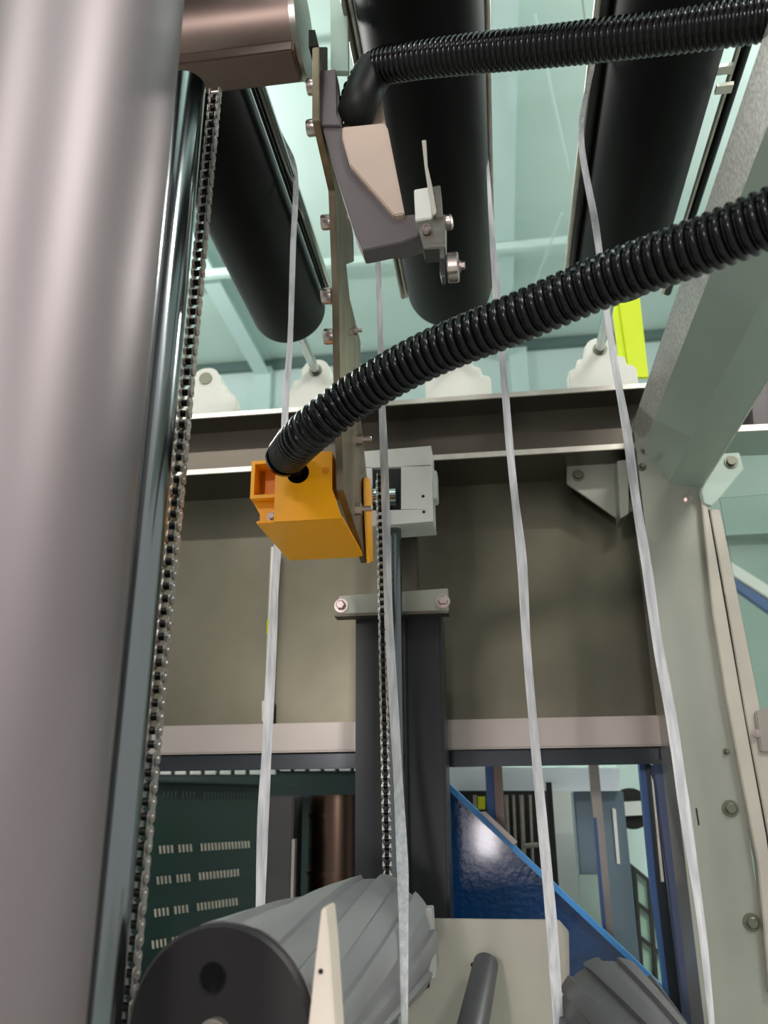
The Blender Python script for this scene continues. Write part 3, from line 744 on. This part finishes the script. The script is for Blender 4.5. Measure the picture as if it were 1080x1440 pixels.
# ================================================================== UNDER THE LOWER BEAM, LEFT
Yl = 2.45
t = thing('perforated_guard', 'dark green sheet guard with rows of slots at lower left', 'guard', P(290, 1400, 2.7))
A0 = P(200, 1100, 2.45); A1 = P(368, 1118, 2.95)
za, zb_ = A0.z + .0, P(200, 1440, 2.45).z - .2
def gp(u, z): return V((A0.x + (A1.x - A0.x) * u, A0.y + (A1.y - A0.y) * u, z))
b = B(); nrm = V((-(A1.y - A0.y), (A1.x - A0.x), 0)).normalized() * .004
rows = [P(305, py, A0.y + (A1.y - A0.y) * .62).z for py in (1119, 1190, 1230, 1272, 1313, 1354)]
hh = .011; prev = za
def quad(u0, u1, z0, z1): b.prism([gp(u0, z0), gp(u1, z0), gp(u1, z1), gp(u0, z1)], nrm)
for ri, rz in enumerate(rows):
    quad(0, 1, rz + hh, prev); prev = rz - hh
    us = [.16 + .029 * k for k in range(28)]; u = 0
    for k, s0 in enumerate(us):
        if (k in (4, 9, 10)) : continue
        quad(u, s0, rz - hh, rz + hh); u = s0 + .013
    quad(u, 1, rz - hh, rz + hh)
quad(0, 1, zb_, prev)
obj('slotted_sheet', b, 'dkgreen', t)
obj('top_fold', B().prism([gp(0, za), gp(1, za), gp(1, za) + V((.1, .12, 0)), gp(0, za) + V((.1, .12, 0))], (0, 0, .006)), 'dkgreen', t)
b = B()
for ri, rz in enumerate(rows[1:]):
    for k in range(26):
        if k in (4, 9, 10) or (ri and k > 22): continue
        u = .16 + .029 * k; q = gp(u, rz)
        b.prism([q + V((0, -.006, hh)), q + V((.006, -.006, hh)), q + V((.006, .004, -hh)), q + V((0, .004, -hh))], (.001, .0015, 0))
o = obj('slot_light_tabs', b, 'edge', t); o['kind'] = 'stuff'  # pale tabs added to imitate light showing through the slots
t = thing('light_strip', 'row of small bright panes seen behind the dark green guard', 'window strip', P(400, 1080, 3.86))
obj('strip_frame', slab([(190, 1050), (520, 1050), (520, 1077), (190, 1079)], 3.86, .03), 'tealpanel', t)
for k in range(14):
    x = 225 + k * 21; 
    if 290 < x < 300: continue
    obj('pane', slab(rect(x, 1078 if x < 380 else 1074, x + 15, 1089 if x < 380 else 1084), 3.86, .04), 'whitepaint', t)
obj('lower_rail', slab([(190, 1088), (520, 1086), (520, 1120), (190, 1122)], 3.87, .03), 'dkgreen', t)
duct = tag(obj('dark_duct', B().box((P(376, 1200, 2.5).x, 2.5, .001), (P(411, 1200, 2.5).x, 2.62, P(390, 1118, 2.5).z)), 'dkgrey', bevel=.004), 'dark grey green upright duct beside the leftmost strap bottom', 'duct')
obj('edge_strip', B().box((P(410, 1200, 2.49).x, 2.49, .001), (P(414, 1200, 2.49).x, 2.52, P(390, 1180, 2.5).z)), 'beam_pale', duct)
c = P(466, 1180, 2.5)
t = thing('bronze_drum', 'brown metallic drum left of the dark rear column', 'drum', (c.x, 2.5, 0.9))
zd0, zd1 = P(458, 1330, 2.5).z, P(458, 1118, 2.5).z
obj('drum_shell', B().lathe((c.x, 2.66, 0.001), (0, 0, 1), [(0, .10), (zd1, .10)], 64), 'brown', t)
for q in (1150, 1235):
    z = P(458, q, 2.5).z; obj('drum_ring', B().lathe((c.x, 2.66, z), (0, 0, 1), [(0, .10), (0, .104), (.012, .104), (.012, .10)], 64), 'brown', t)
tag(obj('guard_rail', slab([(190, 1092), (505, 1090), (505, 1122), (190, 1120)], 3.78, .05), 'dkgreen'), 'dark green rail above the brown drum', 'rail')
tag(obj('rear_enclosure', B().box((-1.9, 3.9, .0), (P(640, 1200, 3.9).x, 3.95, P(400, 1045, 3.9).z)), 'dkgreen'), 'dark green machine wall far behind the slotted guard', 'panel')

# ================================================================== RIGHT WINDOW VIEW
t = thing('blue_beam', 'glossy blue sloping sheet beam with edge tinted as lit behind the cream plate', 'beam', P(700, 1300, 2.3))
obj('beam_sheet', slab([(612, 1090), (630, 1106), (950, 1412), (985, 1470), (820, 1500), (612, 1400)], 2.3, .02), 'blue', t)
obj('edge_flange', slab([(612, 1084), (630, 1100), (952, 1405), (950, 1413), (628, 1109), (612, 1093)], 2.28, .07), 'bluelit', t)  # lit look of the flange comes from its paler blue
obj('clip', slab([(675, 1142), (682, 1141), (728, 1184), (722, 1188)], 2.26, .03), 'beam_pale', t, .001)
Yv = 2.7
tag(obj('white_fascia', slab([(600, 1078), (872, 1080), (872, 1112), (600, 1114)], 3.2, .05), 'palebluewall'), 'white horizontal board seen at the top of the lower right opening', 'board')
t = thing('frame_post', 'blue and brown upright post above the blue sloping beam', 'post', P(697, 1180, 2.5))
obj('front_strip', B().box((P(695, 1100, 2.5).x, 2.5, 0.001), (P(707, 1100, 2.5).x, 2.5 + 0.03, P(695, 1050, 2.5).z)), 'steel_brown', t)
obj('blue_strip', B().box((P(683, 1100, 2.51).x, 2.51, 0.001), (P(695, 1100, 2.51).x, 2.51 + 0.03, P(683, 1050, 2.51).z)), 'skyblue', t)
t = thing('frame_post', 'pale grey upright post with blue edge in the right opening', 'post', P(855, 1300, 2.6))
obj('front_strip', B().box((P(838, 1190, 2.6).x, 2.6, 0.001), (P(852, 1190, 2.6).x, 2.6 + 0.03, P(838, 1050, 2.6).z)), 'beam_pale', t)
obj('blue_strip', B().box((P(838, 1190, 2.59).x, 2.59, 0.001), (P(842, 1190, 2.59).x, 2.59 + 0.01, P(838, 1150, 2.59).z)), 'skyblue', t)
t = thing('window_stile', 'dark blue window stile beside the right post', 'post', P(930, 1400, 2.2))
obj('dark_strip', slab([(906, 1050), (915, 1074), (937, 1240), (958, 1420), (1090, 2650), (1078, 2650), (944, 1420), (923, 1240)], 2.2, .03), 'framedark', t)
obj('blue_strip', slab([(899, 1074), (907, 1074), (924, 1230), (944, 1400), (936, 1400), (914, 1230)], 2.21, .03), 'skyblue', t)
obj('bright_seal', slab([(916, 1090), (919, 1100), (934, 1240), (930, 1240)], 2.19, .01), 'edge', t)
tag(obj('reveal_panel', slab([(914, 1076), (940, 1070), (968, 1240), (1000, 1450), (960, 1450), (938, 1240)], 2.26, .02), 'frameblue'), 'blue grey upright strip between dark stile and right post', 'strip')
t = thing('dark_machine', 'dark machine part with silver tubes behind the blue beam', 'machine', P(710, 1250, 3.0))
obj('casing', slab([(640, 1112), (775, 1112), (790, 1300), (640, 1300)], 3.1, .2), 'gap', t)
for x, w in ((668, 6), (712, 7), (722, 6), (733, 8), (745, 5)):
    obj('tube', B().cyl(P(x, 1118, 3.05), P(x + 4, 1215, 3.05), w * .0012, seg=14), 'steel', t)
obj('yellow_cap', slab(rect(672, 1120, 682, 1138), 3.02, .02), 'neon2', t)
obj('elbow_tube', B().cyl(P(738, 1190, 3.0), P(757, 1188, 3.0), .008, seg=12), 'beam_pale', t)
tag(obj('black_post', B().box((P(774, 1190, 2.95).x, 2.95, 0.001), (P(782, 1190, 2.95).x, 2.95 + 0.03, P(774, 1100, 2.95).z)), 'gap'), 'thin black post beside third strap in the right opening', 'post')
tag(obj('cream_pillar', B().box((P(782, 1190, 3.6).x, 3.6, 0.001), (P(818, 1190, 3.6).x, 3.6 + .1, P(782, 1100, 3.6).z)), 'whitepaint'), 'cream pillar in the middle of the right opening', 'pillar')
t = thing('grey_cabinet', 'blue grey tall cabinet behind the pale grey post', 'cabinet', P(850, 1300, 3.25))
obj('cabinet_body', B().box((P(812, 1190, 3.25).x, 3.25, 0.001), (P(884, 1190, 3.25).x, 3.25 + .12, P(812, 1112, 3.25).z)), 'tealpanel', t, .005)
obj('door_strip', slab([(861, 1136), (866, 1138), (872, 1215), (868, 1215)], 3.24, .01), 'whitepaint', t)
obj('base_panel', slab([(815, 1230), (850, 1230), (860, 1330), (815, 1330)], 3.235, .01), 'sidewall', t)
tag(obj('white_partition', slab([(868, 1060), (1000, 1060), (1040, 3000), (880, 3000)], 3.8, .05), 'mintwall'), 'pale wall behind the round fan in right opening', 'partition')
c = P(888, 1137, 3.55)
t = thing('wall_fan', 'round black wall fan with pale bar in the right opening', 'fan', c)
obj('fan_ring', B().lathe(c, (0, 1, 0), [(0, .066), (0, .076), (.05, .076), (.05, .066)], 40), 'gap', t)
obj('fan_back', B().lathe(c + V((0, .03, 0)), (0, 1, 0), [(0, .0), (0, .068), (.01, .068)], 40), 'gap', t)
obj('motor', B().lathe(c + V((0, -.02, 0)), (0, 1, 0), [(0, 0), (0, .02), (.04, .024)], 20), 'steel', t)
obj('bar', slab([(868, 1128), (906, 1126), (907, 1146), (868, 1148)], 3.52, .012), 'whitepaint', t)
t = thing('grid_window', 'sloping grid of green panes at the right of the lower opening', 'window', P(905, 1350, 3.4))
def gq(u, v): # sloping parallelogram grid
    x = 872 + u * 62 + v * 14; y = 1205 + u * 52 + v * 190; return (x, y)
for i in range(3):
    for j in range(4):
        u0, u1, v0, v1 = i / 3 + .04, (i + 1) / 3 - .04, j / 4 + .02, (j + 1) / 4 - .02
        obj('pane', slab([gq(u0, v0), gq(u1, v0), gq(u1, v1), gq(u0, v1)], 3.45, .004), 'greenpane', t)
b = B()
for i in range(4): slab([gq(i / 3 - .04, 0), gq(i / 3 + .04, 0), gq(i / 3 + .04, 1), gq(i / 3 - .04, 1)], 3.42, .03, b)
obj('mullion', b, 'dkgrey', t)
b = B()
for j in range(5): slab([gq(-.04, j / 4 - .02), gq(1.04, j / 4 - .02), gq(1.04, j / 4 + .02), gq(-.04, j / 4 + .02)], 3.425, .02, b)
obj('crossbar', b, 'dkgrey', t)
# yellow strip beyond the beam
t = thing('yellow_marker_board', 'fluorescent yellow hanging board behind the top beam', 'board', P(885, 530, 3.4))
obj('board', slab([(868, 405), (898, 402), (912, 530), (886, 530)], 3.4, .02), 'neon', t)
obj('narrow_board', slab([(858, 405), (866, 404), (884, 528), (873, 528)], 3.42, .02), 'neon', t)
obj('seam', slab([(866, 404), (869, 404), (887, 528), (883, 528)], 3.43, .02), 'neon2', t)

for px in (868, 892):
    p = P(px, 412, 3.43); obj('hanger', B().cyl(p, (p.x, p.y, ZC), .004, seg=8), 'steel', t)

GR = {'plastic_strap': 'white straps hanging through the frame', 'feed_roller': 'black rollers overhead', 'pillow_bearing': 'white bearing blocks on the top beam',
      'roller_chain': 'roller chains', 'side_rail': 'rails beside the black rollers', 'spiral_roller': 'spiral ribbed rollers at the bottom',
      'corrugated_hose': 'black ribbed hoses', 'guide_rod': 'chromed guide rods', 'frame_post': 'thin posts in the lower right opening', 'hall_lamp': 'hall lamps'}
for o in list(COL.objects):
    k = o.name.split('.')[0]
    if o.parent is None and k in GR and 'category' in o: o['group'] = GR[k]
